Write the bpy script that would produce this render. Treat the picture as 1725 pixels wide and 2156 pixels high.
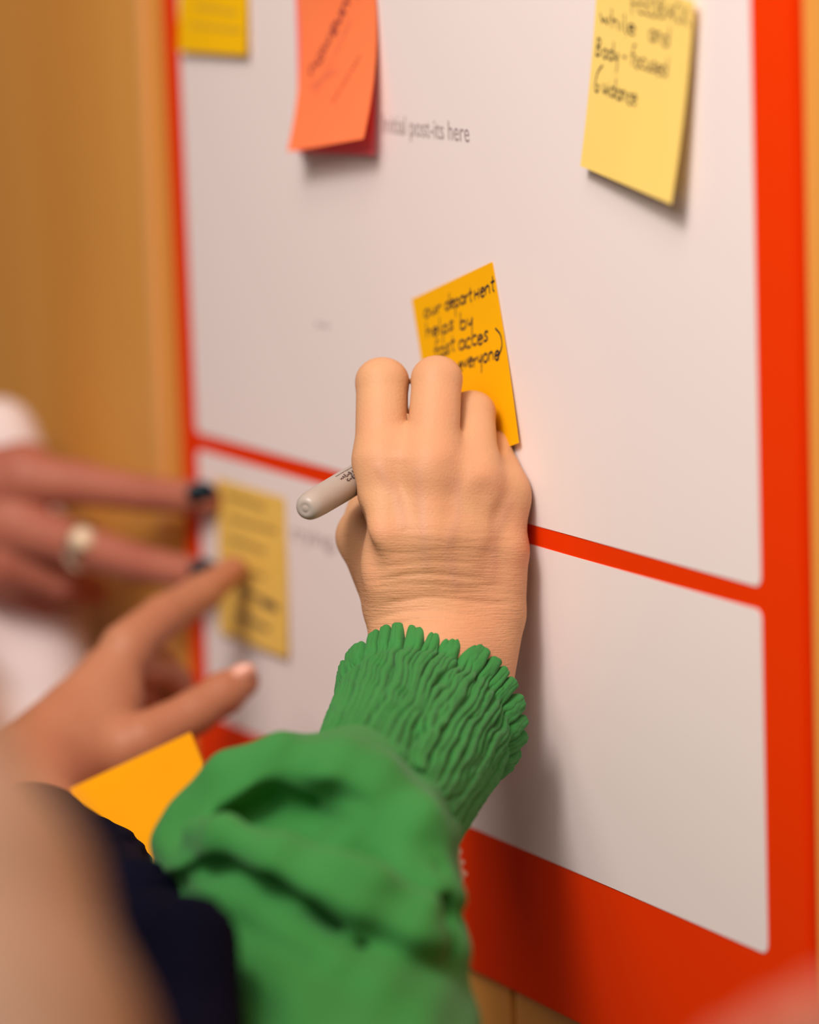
import bpy, bmesh, math, random
import numpy as np
from mathutils import Vector, Matrix
for o in list(bpy.data.objects): bpy.data.objects.remove(o)
S = bpy.context.scene
COL = S.collection

# ------------------------------------------------------------------ camera (solved from the poster's two vanishing points)
FW, FH, F = 1725.0, 2156.0, 7970.0
def nrm(v): v = np.array(v, float); return v/np.linalg.norm(v)
ax = -nrm((-4227, -1208, F))                    # world +X seen from the camera (x right, y down, z forward)
az = -nrm((1622, 46922, F)); az = nrm(az - ax*ax.dot(az))
ay = np.cross(az, ax)                            # world +Y goes into the wall
RC = np.array([ax, ay, az])                      # camera vector -> world vector
ORG = np.array([0.0, 0.0, 1.42])                 # wall point behind the gold note
ref = np.array([(1000-FW/2)/F, (760-FH/2)/F, 1.0])*1.594
CAM = ORG - RC @ ref
cam_d = bpy.data.cameras.new('camera'); cam = bpy.data.objects.new('camera', cam_d); COL.objects.link(cam)
r_, u_, f_ = RC @ np.array([1, 0, 0]), RC @ np.array([0, -1, 0]), RC @ np.array([0, 0, 1])
cam.matrix_world = Matrix(((r_[0], u_[0], -f_[0], CAM[0]), (r_[1], u_[1], -f_[1], CAM[1]), (r_[2], u_[2], -f_[2], CAM[2]), (0, 0, 0, 1)))
cam_d.sensor_fit = 'VERTICAL'; cam_d.sensor_height = 36; cam_d.lens = F/FH*36
cam_d.clip_start = 0.05; cam_d.clip_end = 50
cam_d.dof.use_dof = True; cam_d.dof.focus_distance = 1.535; cam_d.dof.aperture_fstop = 3.0
S.camera = cam
# ------------------------------------------------------------------ exposure, world, lamps
S.view_settings.view_transform = 'Standard'; S.view_settings.look = 'None'
S.view_settings.exposure = -0.13; S.view_settings.gamma = 1.0; S.view_settings.use_curve_mapping = False
W_ = bpy.data.worlds.new('room'); S.world = W_; W_.use_nodes = True
W_.node_tree.nodes['Background'].inputs[0].default_value = (1.0, 0.77, 0.68, 1)
W_.node_tree.nodes['Background'].inputs[1].default_value = 0.20
def lamp(name, loc, target, size, power, color):
    d = bpy.data.lights.new(name, 'AREA'); d.shape = 'DISK'; d.size = size; d.energy = power; d.color = color
    o = bpy.data.objects.new(name, d); COL.objects.link(o); o.location = loc
    o.rotation_euler = (Vector(target)-Vector(loc)).to_track_quat('-Z', 'Y').to_euler(); return o
d_ = bpy.data.lights.new('track_spot', 'SPOT'); d_.energy = 56; d_.color = (1.0, 0.93, 0.90); d_.spot_size = math.radians(70); d_.spot_blend = 1.0; d_.shadow_soft_size = 0.16
sp_ = bpy.data.objects.new('track_spot', d_); COL.objects.link(sp_); sp_.location = (0.68, -0.88, 2.50)
sp_.rotation_euler = (Vector((0.17, 0, 1.64))-Vector(sp_.location)).to_track_quat('-Z', 'Y').to_euler()
lamp('ceiling_panel', (0.75, -1.0, 2.65), (0.05, 0, 1.5), 1.3, 30, (1.0, 0.86, 0.78))

# ------------------------------------------------------------------ helpers
def P(px, py, dep):                              # point at a measured sight line and distance -> world
    return CAM + RC @ (np.array([(px-FW/2)/F, (py-FH/2)/F, 1.0])*dep)
def Wl(px, py, d=0.0):                           # point standing d in front of the wall
    r = RC @ np.array([(px-FW/2)/F, (py-FH/2)/F, 1.0]); t = (-d - CAM[1])/r[1]; return CAM + r*t
def tag(o, label=None, cat=None, group=None, kind=None):
    if label: o['label'] = label
    if cat: o['category'] = cat
    if group: o['group'] = group
    if kind: o['kind'] = kind
    return o
def empty(name, loc):
    o = bpy.data.objects.new(name, None); COL.objects.link(o); o.location = loc; o.empty_display_size = .05; return o
def link(name, me, mat, parent=None, smooth=True):
    o = bpy.data.objects.new(name, me); COL.objects.link(o)
    if mat: me.materials.append(mat)
    if smooth: me.polygons.foreach_set('use_smooth', [True]*len(me.polygons))
    if parent:
        o.parent = parent
        o.matrix_parent_inverse = Matrix.Translation(parent.location).inverted() if parent.type == 'EMPTY' else Matrix()
    return o
def mesh(name, v, f, mat, parent=None, smooth=True, origin=None):
    v = np.asarray(v, float); o0 = np.array(origin if origin is not None else v.mean(0))
    me = bpy.data.meshes.new(name); me.from_pydata([tuple(p) for p in (v-o0)], [], [tuple(int(i) for i in q) for q in f]); me.update()
    o = link(name, me, mat, None, smooth); o.location = o0
    if parent:
        bpy.context.view_layer.update()
        o.parent = parent; o.matrix_parent_inverse = parent.matrix_world.inverted()
    return o
def ribbon_obj(name, lines, w, mat, parent, thick=0):   # lines: list of (pts Nx3, normals Nx3)
    v, f = [], []
    for pts, nr in lines:
        n = len(pts)
        if n < 2: continue
        t = np.gradient(pts, axis=0); t /= np.linalg.norm(t, axis=1)[:, None]+1e-12
        s = np.cross(t, nr); s /= np.linalg.norm(s, axis=1)[:, None]+1e-12
        b = len(v)
        ww = w*(0.75+0.5*abs(s[:, 2:3]))*.5
        for i in range(n): v += [pts[i]+s[i]*ww[i], pts[i]-s[i]*ww[i]]
        f += [(b+2*i, b+2*i+1, b+2*i+3, b+2*i+2) for i in range(n-1)]
    return mesh(name, v, f, mat, parent, False)

# ---- materials
def mat(name, col, rough=.6, col2=None, nscale=8, stretch=(1, 1, 1), bump=0, bscale=60, sss=0, sheen=0, spec=.5, metal=0, bstretch=None, sssr=(1, .35, .2), sscale=.004, coat=0):
    m = bpy.data.materials.new(name); m.use_nodes = True; nt = m.node_tree; b = nt.nodes['Principled BSDF']
    N, L = nt.nodes.new, nt.links.new
    tc = N('ShaderNodeTexCoord')
    b.inputs['Roughness'].default_value = rough; b.inputs['Metallic'].default_value = metal
    b.inputs['Specular IOR Level'].default_value = spec; b.inputs['Coat Weight'].default_value = coat
    mp = N('ShaderNodeMapping'); mp.inputs['Scale'].default_value = stretch; L(tc.outputs['Object'], mp.inputs[0])
    no = N('ShaderNodeTexNoise'); no.inputs['Scale'].default_value = nscale; no.inputs['Detail'].default_value = 5; L(mp.outputs[0], no.inputs['Vector'])
    mx = N('ShaderNodeMix'); mx.data_type = 'RGBA'
    mx.inputs[6].default_value = (*col, 1); mx.inputs[7].default_value = (*(col2 or [c*.9 for c in col]), 1)
    rp = N('ShaderNodeMapRange'); rp.inputs[1].default_value = .35; rp.inputs[2].default_value = .65
    L(no.outputs[0], rp.inputs[0]); L(rp.outputs[0], mx.inputs[0]); L(mx.outputs[2], b.inputs['Base Color'])
    if sss:
        b.inputs['Subsurface Weight'].default_value = sss; b.inputs['Subsurface Radius'].default_value = sssr; b.inputs['Subsurface Scale'].default_value = sscale
    if sheen: b.inputs['Sheen Weight'].default_value = sheen; b.inputs['Sheen Roughness'].default_value = .5
    if bump:
        m2 = N('ShaderNodeMapping'); m2.inputs['Scale'].default_value = bstretch or (1, 1, 1); L(tc.outputs['Object'], m2.inputs[0])
        n2 = N('ShaderNodeTexNoise'); n2.inputs['Scale'].default_value = bscale; n2.inputs['Detail'].default_value = 3; L(m2.outputs[0], n2.inputs['Vector'])
        bp = N('ShaderNodeBump'); bp.inputs['Strength'].default_value = 1; bp.inputs['Distance'].default_value = bump
        L(n2.outputs[0], bp.inputs['Height']); L(bp.outputs[0], b.inputs['Normal'])
    return m
M = {}
M['wood'] = mat('varnished_wood', (.72, .345, .068), .5, (.65, .285, .046), 3, (3, 3, .35), bump=.0001, bscale=30, bstretch=(8, 8, .6), spec=.25)
M['wood_edge'] = mat('pale_wood_edge', (.80, .40, .12), .5, (.74, .36, .1), 9, (4, 4, .5))
M['red'] = mat('red_print', (.80, .040, .0003), .65, (.78, .038, .0003), 3, spec=.05)
M['white'] = mat('white_paper', (.84, .755, .73), .6, (.825, .74, .715), 2, spec=.2)
M['ink'] = mat('black_marker_ink', (.02, .012, .02), .5)
M['ink_soft'] = mat('brown_black_ink', (.07, .03, .03), .5)
M['ink_faint'] = mat('ochre_faint_ink', (.42, .26, .05), .6)
M['ink_red'] = mat('dark_red_ink', (.28, .03, .035), .5)
M['ink_mauve'] = mat('faint_red_ink', (.72, .16, .10), .5)
M['print'] = mat('grey_print', (.36, .29, .29), .6)
M['gold'] = mat('gold_yellow_paper', (.93, .47, .001), .7, (.90, .44, .001), 12, spec=.12, bump=.0001, bscale=300)
M['lemon'] = mat('pale_yellow_paper', (.92, .67, .19), .7, (.90, .65, .17), 12, spec=.15)
M['dull'] = mat('dull_yellow_paper', (.86, .56, .11), .6, (.82, .52, .09), 12)
M['yellow'] = mat('strong_yellow_paper', (.92, .54, .001), .7, (.88, .5, .001), 12, spec=.12)
M['orange'] = mat('orange_paper', (1.0, .235, .08), .7, (1.0, .215, .075), 12, spec=.15)
M['pink'] = mat('pink_paper', (1.0, .17, .22), .6, (.95, .15, .2), 12)
M['pad'] = mat('amber_pad_paper', (.76, .32, .0005), .7, (.72, .29, .0005), 12, spec=.1)
M['green'] = mat('green_cotton', (.040, .222, .050), .85, (.034, .195, .042), 25, bump=.0002, bscale=500, sheen=.08, spec=.15)
M['navy'] = mat('navy_knit', (.0028, .0036, .011), .9, (.004, .004, .013), 12, spec=.04)
M['shirt'] = mat('white_cotton', (.80, .70, .68), .85, (.76, .66, .64), 10, spec=.2)
M['skin_red'] = mat('rosy_skin', (.42, .14, .085), .55, (.37, .11, .07), 28, sss=.15, bump=.0002, bscale=150, spec=.35)
M['skin_tan'] = mat('tan_skin', (.47, .195, .10), .55, (.43, .16, .08), 22, sss=.15, bump=.0002, bscale=150, spec=.35)
M['skin_near'] = mat('light_brown_skin', (.345, .215, .145), .6, (.325, .195, .125), 10, sss=.1, spec=.3)
M['skin_pink'] = mat('pink_skin', (.54, .185, .115), .5, (.50, .17, .10), 10, sss=.1, spec=.3)
M['teal_nail'] = mat('dark_teal_varnish', (.002, .014, .022), .35, spec=.3)
M['nail'] = mat('natural_nail', (.72, .33, .22), .3)
M['silver'] = mat('brushed_silver', (.75, .62, .48), .28, metal=1)
M['pearl'] = mat('cream_stone', (.8, .62, .42), .25)
M['pen'] = mat('warm_grey_plastic', (.43, .375, .325), .38, (.41, .355, .305), 40, spec=.45)
M['pen_dark'] = mat('black_plastic', (.02, .02, .02), .4)
M['floor'] = mat('brown_carpet', (.16, .10, .07), .95, (.12, .08, .06), 60, bump=.001, bscale=400)
M['lace'] = mat('cream_lace', (.62, .38, .28), .8)

# skin of the writing hand, with wrinkles laid out in the hand's own two coordinates
def skin_hand():
    m = mat('warm_skin', (.615, .33, .165), .55, (.63, .31, .16), 38, sss=.15, spec=.3)
    nt = m.node_tree; b = nt.nodes['Principled BSDF']; N, L = nt.nodes.new, nt.links.new
    at = N('ShaderNodeAttribute'); at.attribute_name = 'rest'
    wr = N('ShaderNodeAttribute'); wr.attribute_name = 'wrinkle'
    mp = N('ShaderNodeMapping'); mp.inputs['Scale'].default_value = (.12, 1.5, .1); L(at.outputs['Vector'], mp.inputs[0])
    n1 = N('ShaderNodeTexNoise'); n1.inputs['Scale'].default_value = 1.0; n1.inputs['Detail'].default_value = 3; n1.inputs['Distortion'].default_value = .3; L(mp.outputs[0], n1.inputs['Vector'])
    ml = N('ShaderNodeMath'); ml.operation = 'MULTIPLY'; L(n1.outputs[0], ml.inputs[0]); L(wr.outputs['Fac'], ml.inputs[1])
    bp = N('ShaderNodeBump'); bp.inputs['Strength'].default_value = 1; bp.inputs['Distance'].default_value = .00042; L(ml.outputs[0], bp.inputs['Height'])
    vo = N('ShaderNodeTexVoronoi'); vo.inputs['Scale'].default_value = .9; L(at.outputs['Vector'], vo.inputs['Vector'])
    n2 = N('ShaderNodeTexNoise'); n2.inputs['Scale'].default_value = .8; n2.inputs['Detail'].default_value = 4; L(at.outputs['Vector'], n2.inputs['Vector'])
    ad = N('ShaderNodeMath'); ad.operation = 'MULTIPLY_ADD'; ad.inputs[1].default_value = .5; L(vo.outputs[0], ad.inputs[0]); L(n2.outputs[0], ad.inputs[2])
    b2 = N('ShaderNodeBump'); b2.inputs['Strength'].default_value = 1; b2.inputs['Distance'].default_value = .00013; L(ad.outputs[0], b2.inputs['Height']); L(bp.outputs[0], b2.inputs['Normal'])
    L(b2.outputs[0], b.inputs['Normal'])
    # veins and rosy knuckles as natural skin colour
    mx = N('ShaderNodeMix'); mx.data_type = 'RGBA'; mx.inputs[7].default_value = (.52, .27, .20, 1)
    old = b.inputs['Base Color'].links[0].from_socket; L(old, mx.inputs[6])
    ve = N('ShaderNodeAttribute'); ve.attribute_name = 'vein'; L(ve.outputs['Fac'], mx.inputs[0])
    L(mx.outputs[2], b.inputs['Base Color'])
    return m
M['skin'] = skin_hand()

# ---- implicit surfaces -> one continuous mesh
def cone(Q, a, b, r1, r2):
    a = np.asarray(a); ab = np.asarray(b)-a; t = np.clip(((Q-a) @ ab)/(ab @ ab), 0, 1)
    return np.linalg.norm(Q-a-t[:, None]*ab, axis=1) - (r1+(r2-r1)*t)
def chain(Q, pts, rs, k=.002):
    d = None
    for i in range(len(pts)-1):
        c = cone(Q, pts[i], pts[i+1], rs[i], rs[i+1]); d = c if d is None else smin(d, c, k)
    return d
def smin(a, b, k):
    h = np.clip(.5+.5*(b-a)/k, 0, 1); return b*(1-h)+a*h-k*h*(1-h)
def smax(a, b, k): return -smin(-a, -b, k)
def ell(Q, c, A, rad):                           # A rows = axes
    q = ((Q-np.asarray(c)) @ np.asarray(A).T)/np.asarray(rad); k0 = np.linalg.norm(q, axis=1)
    k1 = np.linalg.norm(q/np.asarray(rad), axis=1)+1e-9; return k0*(k0-1)/k1
CA = np.array([r_, u_, -f_])                     # right, up, towards viewer
def net(f, lo, hi, h):
    lo = np.array(lo)-4*h; n = (np.ceil((np.array(hi)+4*h-lo)/h/8).astype(int))*8
    V = np.full(n, 1.0, np.float32); B = n//8
    bi = np.stack(np.meshgrid(*[np.arange(k) for k in B], indexing='ij'), -1).reshape(-1, 3)
    d = f(lo+(bi*8+3.5)*h); R = 8*h*.9
    for q in bi[(d < 0) & (abs(d) > R)]: V[q[0]*8:q[0]*8+8, q[1]*8:q[1]*8+8, q[2]*8:q[2]*8+8] = -1
    act = bi[abs(d) <= R]; off = np.stack(np.meshgrid(*[np.arange(8)]*3, indexing='ij'), -1).reshape(-1, 3)
    for s in range(0, len(act), 400):
        ii = (act[s:s+400, None]*8+off[None]).reshape(-1, 3); V[ii[:, 0], ii[:, 1], ii[:, 2]] = f(lo+ii*h)
    s = V < 0; cnt = sum(s[a:n[0]-1+a, b:n[1]-1+b, c:n[2]-1+c].astype(np.int8) for a in (0, 1) for b in (0, 1) for c in (0, 1))
    ce = np.argwhere((cnt > 0) & (cnt < 8)); idx = np.full(tuple(n-1), -1, np.int32); idx[ce[:, 0], ce[:, 1], ce[:, 2]] = np.arange(len(ce))
    acc = np.zeros((len(ce), 3)); m = np.zeros(len(ce))
    cor = [(a, b, c) for a in (0, 1) for b in (0, 1) for c in (0, 1)]
    for A in cor:
        for k in range(3):
            if A[k]: continue
            Bc = list(A); Bc[k] = 1
            va = V[ce[:, 0]+A[0], ce[:, 1]+A[1], ce[:, 2]+A[2]]; vb = V[ce[:, 0]+Bc[0], ce[:, 1]+Bc[1], ce[:, 2]+Bc[2]]
            x = (va < 0) != (vb < 0); t = np.where(x, va/np.where(x, va-vb, 1), 0)
            p = np.array(A)[None]+0.0+np.zeros((len(ce), 3)); p[:, k] += t; acc += p*x[:, None]; m += x
    v = lo+(ce+acc/m[:, None])*h; F_ = []
    for k in range(3):
        i, j = [q for q in range(3) if q != k]
        sl = [slice(None)]*3; s2 = [slice(None)]*3; sl[k] = slice(0, n[k]-1); s2[k] = slice(1, n[k])
        e = np.argwhere(s[tuple(sl)] != s[tuple(s2)]); e = e[(e[:, i] > 0) & (e[:, j] > 0)]
        def cell(di, dj): c = e.copy(); c[:, i] -= di; c[:, j] -= dj; return idx[c[:, 0], c[:, 1], c[:, 2]]
        q = np.stack([cell(1, 1), cell(0, 1), cell(0, 0), cell(1, 0)], 1); fl = s[e[:, 0], e[:, 1], e[:, 2]]
        if k == 1: fl = ~fl
        q[~fl] = q[~fl][:, ::-1]; F_.append(q)
    F_ = np.concatenate(F_); F_ = F_[(F_ >= 0).all(1)]
    e = h*.5
    for _ in range(2):                            # settle the vertices on the surface
        d0 = f(v); g = np.stack([(f(v+np.eye(3)[a]*e)-f(v-np.eye(3)[a]*e))/(2*e) for a in range(3)], 1)
        g2 = (g*g).sum(1)+1e-6; st = -(d0/np.maximum(g2, .25))[:, None]*g; v = v+np.clip(st, -h, h)
    return v, F_
def fastmesh(name, v, f, material, parent=None, attrs=None, origin=None):
    o0 = np.array(origin if origin is not None else v.mean(0))
    me = bpy.data.meshes.new(name); k = f.shape[1]
    me.vertices.add(len(v)); me.vertices.foreach_set('co', (v-o0).astype(np.float32).ravel())
    me.loops.add(f.size); me.loops.foreach_set('vertex_index', f.astype(np.int32).ravel())
    me.polygons.add(len(f)); me.polygons.foreach_set('loop_start', np.arange(0, f.size, k, dtype=np.int32))
    me.update(calc_edges=True); me.validate()
    for an, (ty, data) in (attrs or {}).items():
        a = me.attributes.new(an, ty, 'POINT'); a.data.foreach_set('vector' if ty == 'FLOAT_VECTOR' else 'value', np.asarray(data, np.float32).ravel())
    o = link(name, me, material); o.location = o0
    if parent:
        bpy.context.view_layer.update(); o.parent = parent; o.matrix_parent_inverse = parent.matrix_world.inverted()
    return o
def grid_faces(nu, nv, wrap=False):
    i, j = np.meshgrid(np.arange(nu if wrap else nu-1), np.arange(nv-1), indexing='ij'); i2 = (i+1) % nu
    return np.stack([i*nv+j, i2*nv+j, i2*nv+j+1, i*nv+j+1], -1).reshape(-1, 4)
rng = np.random.RandomState(7)
_T = rng.rand(64, 64)
def vn(x, y):                                    # smooth value noise
    x0 = np.floor(x).astype(int); y0 = np.floor(y).astype(int); fx = x-x0; fy = y-y0; fx = fx*fx*(3-2*fx); fy = fy*fy*(3-2*fy)
    g = lambda a, b: _T[a % 64, b % 64]
    return (g(x0, y0)*(1-fx)+g(x0+1, y0)*fx)*(1-fy)+(g(x0, y0+1)*(1-fx)+g(x0+1, y0+1)*fx)*fy

# ------------------------------------------------------------------ setting
def box(name, x0, x1, y0, y1, z0, z1, m, parent=None, bev=.0):
    bm = bmesh.new(); bmesh.ops.create_cube(bm, size=1)
    for v in bm.verts: v.co = ((x1-x0)*v.co.x, (y1-y0)*v.co.y, (z1-z0)*v.co.z)
    if bev: bmesh.ops.bevel(bm, geom=bm.edges[:], offset=bev, segments=2, affect='EDGES')
    me = bpy.data.meshes.new(name); bm.to_mesh(me); bm.free()
    o = link(name, me, m, None, False); o.location = ((x0+x1)/2, (y0+y1)/2, (z0+z1)/2)
    if parent:
        bpy.context.view_layer.update(); o.parent = parent; o.matrix_parent_inverse = parent.matrix_world.inverted()
    return o
wall = box('wall_back', -2.6, 1.4, .022, .10, 0, 2.7, M['wood_edge']); tag(wall, kind='structure')
jl = Wl(342, 500)[0]; jr = Wl(1068, 2120)[0]
xs = [-2.6, -1.9, -1.2, jl-.62, jl, jr, 1.4]
for a, b in zip(xs[:-1], xs[1:]):
    box('wood_panel', a+.0012, b-.0012, .003, .0225, .001, 2.699, M['wood'], wall, .0012)
tl_ = Wl(312, 420)[0]
tag(box('trim_1', tl_-.006, tl_+.005, -.0005, .004, .001, 2.699, M['wood_edge'], None, .0015), kind='structure')
tag(box('floor', -2.6, 1.4, -2.4, .10, -.05, 0, M['floor']), kind='structure')

# ------------------------------------------------------------------ poster
pl = Wl(412, 908); pr = Wl(1612, 1235)
xl, xr = (Wl(412, 908)[0]+Wl(442, 1502)[0]+Wl(374, 30)[0])/3, (pr[0]+Wl(1625, 2008)[0]+Wl(1589, 30)[0])/3
zd0, zd1 = (pl[2]+pr[2])/2, (Wl(420, 940)[2]+Wl(1612, 1290)[2])/2
zb = (Wl(1625, 2008)[2]+Wl(985, 1735)[2])/2
ex0, ex1 = (Wl(342, 60)[0]+Wl(378, 900)[0])/2, (Wl(1682, 300)[0]+Wl(1700, 1400)[0])/2
ez0 = (Wl(980, 2035)[2]+Wl(1235, 2156)[2])/2
xl += .0042; ex0 += .0042
print('poster', xl, xr, zd0, zd1, zb, ex0, ex1, ez0)
ztop = zd0+.42
poster = empty('poster', ((ex0+ex1)/2, 0, ez0))
tag(poster, 'white poster with red orange borders and rounded panels taped on the wood wall', 'poster')
box('backing', ex0, ex1, -.0015, .003, ez0, ztop+.03, M['red'], poster, .0006)
def rpanel(x0, x1, z0, z1, r=.004):
    pts = []
    for cx, cz, a0 in ((x1-r, z1-r, 0), (x0+r, z1-r, 90), (x0+r, z0+r, 180), (x1-r, z0+r, 270)):
        for k in range(7):
            a = math.radians(a0+15*k); pts.append((cx+r*math.cos(a), cz+r*math.sin(a)))
    n = len(pts); v = [(x, -.0018, z) for x, z in pts]+[(x, -.0012, z) for x, z in pts]
    f = [tuple(range(n))[::-1], tuple(range(n, 2*n))]+[(i, (i+1) % n, n+(i+1) % n, n+i) for i in range(n)]
    bm = bmesh.new(); vs = [bm.verts.new(p) for p in v]
    for q in f: bm.faces.new([vs[i] for i in q])
    bmesh.ops.recalc_face_normals(bm, faces=bm.faces[:])
    me = bpy.data.meshes.new('panel'); bm.to_mesh(me); bm.free(); o = link('panel', me, M['white'], None, False)
    bpy.context.view_layer.update(); o.parent = poster; o.matrix_parent_inverse = poster.matrix_world.inverted(); return o
rpanel(xl, xr, zd0, ztop); rpanel(xl, xr, zb, zd1)
def print_text(txt, pA, pB, hpx, m):              # printed words on the poster from pA to pB (baseline)
    cu = bpy.data.curves.new('t', 'FONT'); cu.body = txt; cu.size = 1
    t = bpy.data.objects.new('t', cu); COL.objects.link(t); bpy.context.view_layer.update()
    me = bpy.data.meshes.new_from_object(t.evaluated_get(bpy.context.evaluated_depsgraph_get()))
    bpy.data.objects.remove(t)
    A, B = Wl(*pA), Wl(*pB); H = (Wl(pA[0], pA[1]-hpx)-A)[2]
    co = np.array([v.co[:] for v in me.vertices]); w = co[:, 0].max()
    u = (B-A); v = [A+u*(c[0]/w)+np.array([0, 0, 1])*H*c[1]/.72 for c in co]
    for vert, p in zip(me.vertices, v): vert.co = (p[0]-A[0], -.0019, p[2]-A[2])
    o = link('printed_text', me, m, None, False); o.location = (A[0], 0, A[2])
    bpy.context.view_layer.update(); o.parent = poster; o.matrix_parent_inverse = poster.matrix_world.inverted()
print_text('Initial post-its here', (813, 278), (997, 299), 41, M['print'])
print_text('For trying,', (560, 1118), (716, 1158), 34, M['print'])
print_text('.', (988, 1722), (993, 1724), 30, M['print'])
print_text('to', (672, 686), (702, 690), 12, M['print'])

# ------------------------------------------------------------------ stroke alphabet for handwriting
def arc(cx, cy, rx, ry, a0, a1, n=9):
    return [(cx+rx*math.cos(math.radians(a0+(a1-a0)*i/n)), cy+ry*math.sin(math.radians(a0+(a1-a0)*i/n))) for i in range(n+1)]
G = {
 'a': (.6, [arc(.3, .28, .25, .28, 40, 390), [(.55, .55), (.55, .1), (.65, 0)]]),
 'b': (.6, [[(.08, 1.1), (.08, 0)], arc(.3, .27, .24, .27, 180, -170)]),
 'c': (.5, [arc(.3, .28, .25, .28, 50, 310)]),
 'd': (.62, [arc(.28, .27, .24, .27, 0, 350), [(.54, 1.1), (.54, 0)]]),
 'e': (.52, [[(.06, .27), (.48, .36)]+arc(.27, .28, .23, .28, 20, 320)]),
 'f': (.4, [[(.42, 1.05), (.25, 1.1), (.16, .9), (.16, -.1)], [(0, .5), (.38, .55)]]),
 'g': (.6, [arc(.3, .28, .24, .28, 30, 380), [(.54, .5), (.54, -.3), (.35, -.5), (.1, -.38)]]),
 'h': (.58, [[(.08, 1.1), (.08, 0)], [(.08, .35), (.28, .55), (.46, .42), (.48, 0)]]),
 'i': (.25, [[(.1, .52), (.12, 0)], [(.14, .78), (.16, .82)]]),
 'k': (.5, [[(.08, 1.1), (.08, 0)], [(.42, .55), (.08, .25), (.45, 0)]]),
 'l': (.28, [[(.1, 1.1), (.1, .08), (.24, 0)]]),
 'm': (.85, [[(.06, .55), (.06, 0)], [(.06, .4), (.22, .55), (.36, .4), (.38, 0)], [(.38, .4), (.56, .55), (.7, .4), (.72, 0)]]),
 'n': (.58, [[(.06, .55), (.06, 0)], [(.06, .38), (.26, .56), (.44, .42), (.48, 0)]]),
 'o': (.56, [arc(.27, .27, .23, .27, 90, 460)]),
 'p': (.58, [[(.08, .55), (.1, -.65)], arc(.3, .28, .22, .26, 180, -170)]),
 'r': (.42, [[(.06, .55), (.08, 0)], [(.08, .35), (.2, .52), (.38, .52)]]),
 's': (.45, [[(.4, .5), (.2, .58), (.08, .42), (.25, .28), (.38, .14), (.22, 0), (.02, .06)]]),
 't': (.4, [[(.2, .95), (.2, .08), (.36, 0)], [(.02, .58), (.4, .62)]]),
 'u': (.58, [[(.06, .55), (.1, .1), (.28, 0), (.44, .2), (.48, .55)], [(.48, .4), (.54, 0)]]),
 'v': (.5, [[(.04, .55), (.22, 0), (.46, .58)]]),
 'w': (.75, [[(.04, .58), (.16, 0), (.34, .45), (.5, 0), (.68, .6)]]),
 'y': (.52, [[(.04, .55), (.12, .15), (.3, .12), (.44, .55)], [(.44, .55), (.4, -.6)]]),
 'B': (.7, [[(.12, 1.0), (.05, 0)], [(.12, 1.0), (.45, .95), (.42, .62), (.12, .52), (.5, .4), (.42, .05), (.02, 0)]]),
 'D': (.7, [[(.12, 1.0), (.08, 0), (.5, .15), (.6, .6), (.4, .95), (.12, 1)]]),
 'E': (.55, [[(.5, 1), (.1, 1), (.08, 0), (.5, 0)], [(.1, .5), (.42, .52)]]),
 'F': (.55, [[(.5, 1), (.1, 1), (.08, -.1)], [(.1, .5), (.42, .52)]]),
 'A': (.65, [[(.02, 0), (.3, 1), (.56, 0)], [(.12, .35), (.48, .38)]]),
 'C': (.6, [arc(.32, .5, .28, .5, 50, 310)]), 'K': (.6, [[(.08, 1), (.08, 0)], [(.5, 1), (.1, .45), (.55, 0)]]),
 'G': (.6, [[(.5, 1.35), (.2, 1.0), (.08, .4), (.12, 0), (.32, -.02), (.36, .28), (.2, .34)]]),
 'H': (.62, [[(.08, .6), (.06, 0)], [(.5, .66), (.48, 0)], [(.06, .3), (.5, .34)]]),
 '-': (.4, [[(.05, .3), (.32, .3)]]), ')': (.3, [[(.02, 1.9), (.22, 1.4), (.28, .6), (.1, -.1)]]), '(': (.3, [[(.26, 1.1), (.06, .6), (.08, .1), (.26, -.2)]]),
 ' ': (.42, []), '~': (.9, [[(0, .2), (.12, .5), (.2, .05), (.32, .5), (.42, .05), (.52, .42), (.62, .1), (.74, .45), (.86, .2)]]),
}
def strokes(txt, p0, p1, up, rs=None):            # -> polylines in 2D from baseline p0 to p1; up = x-height*1.8 vector
    tot = sum(G[c][0] for c in txt); p0 = np.array(p0, float); u = (np.array(p1, float)-p0)/tot; up = np.array(up, float)
    out = []; x = 0; R = random.Random(len(txt)*7+3)
    for c in txt:
        w, st = G[c]; j = R.uniform(-.06, .06)
        for s in st:
            q = np.array(s)
            t = np.linspace(0, len(q)-1, (len(q)-1)*4+1); qq = np.stack([np.interp(t, range(len(q)), q[:, k]) for k in (0, 1)], 1)
            if len(qq) > 6:
                for _ in range(2): qq[1:-1] = .25*qq[:-2]+.5*qq[1:-1]+.25*qq[2:]
            out.append(p0+(x+qq[:, :1]*.97)*u+(qq[:, 1:]*.93+j)*up)
        x += w
    return out
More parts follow.
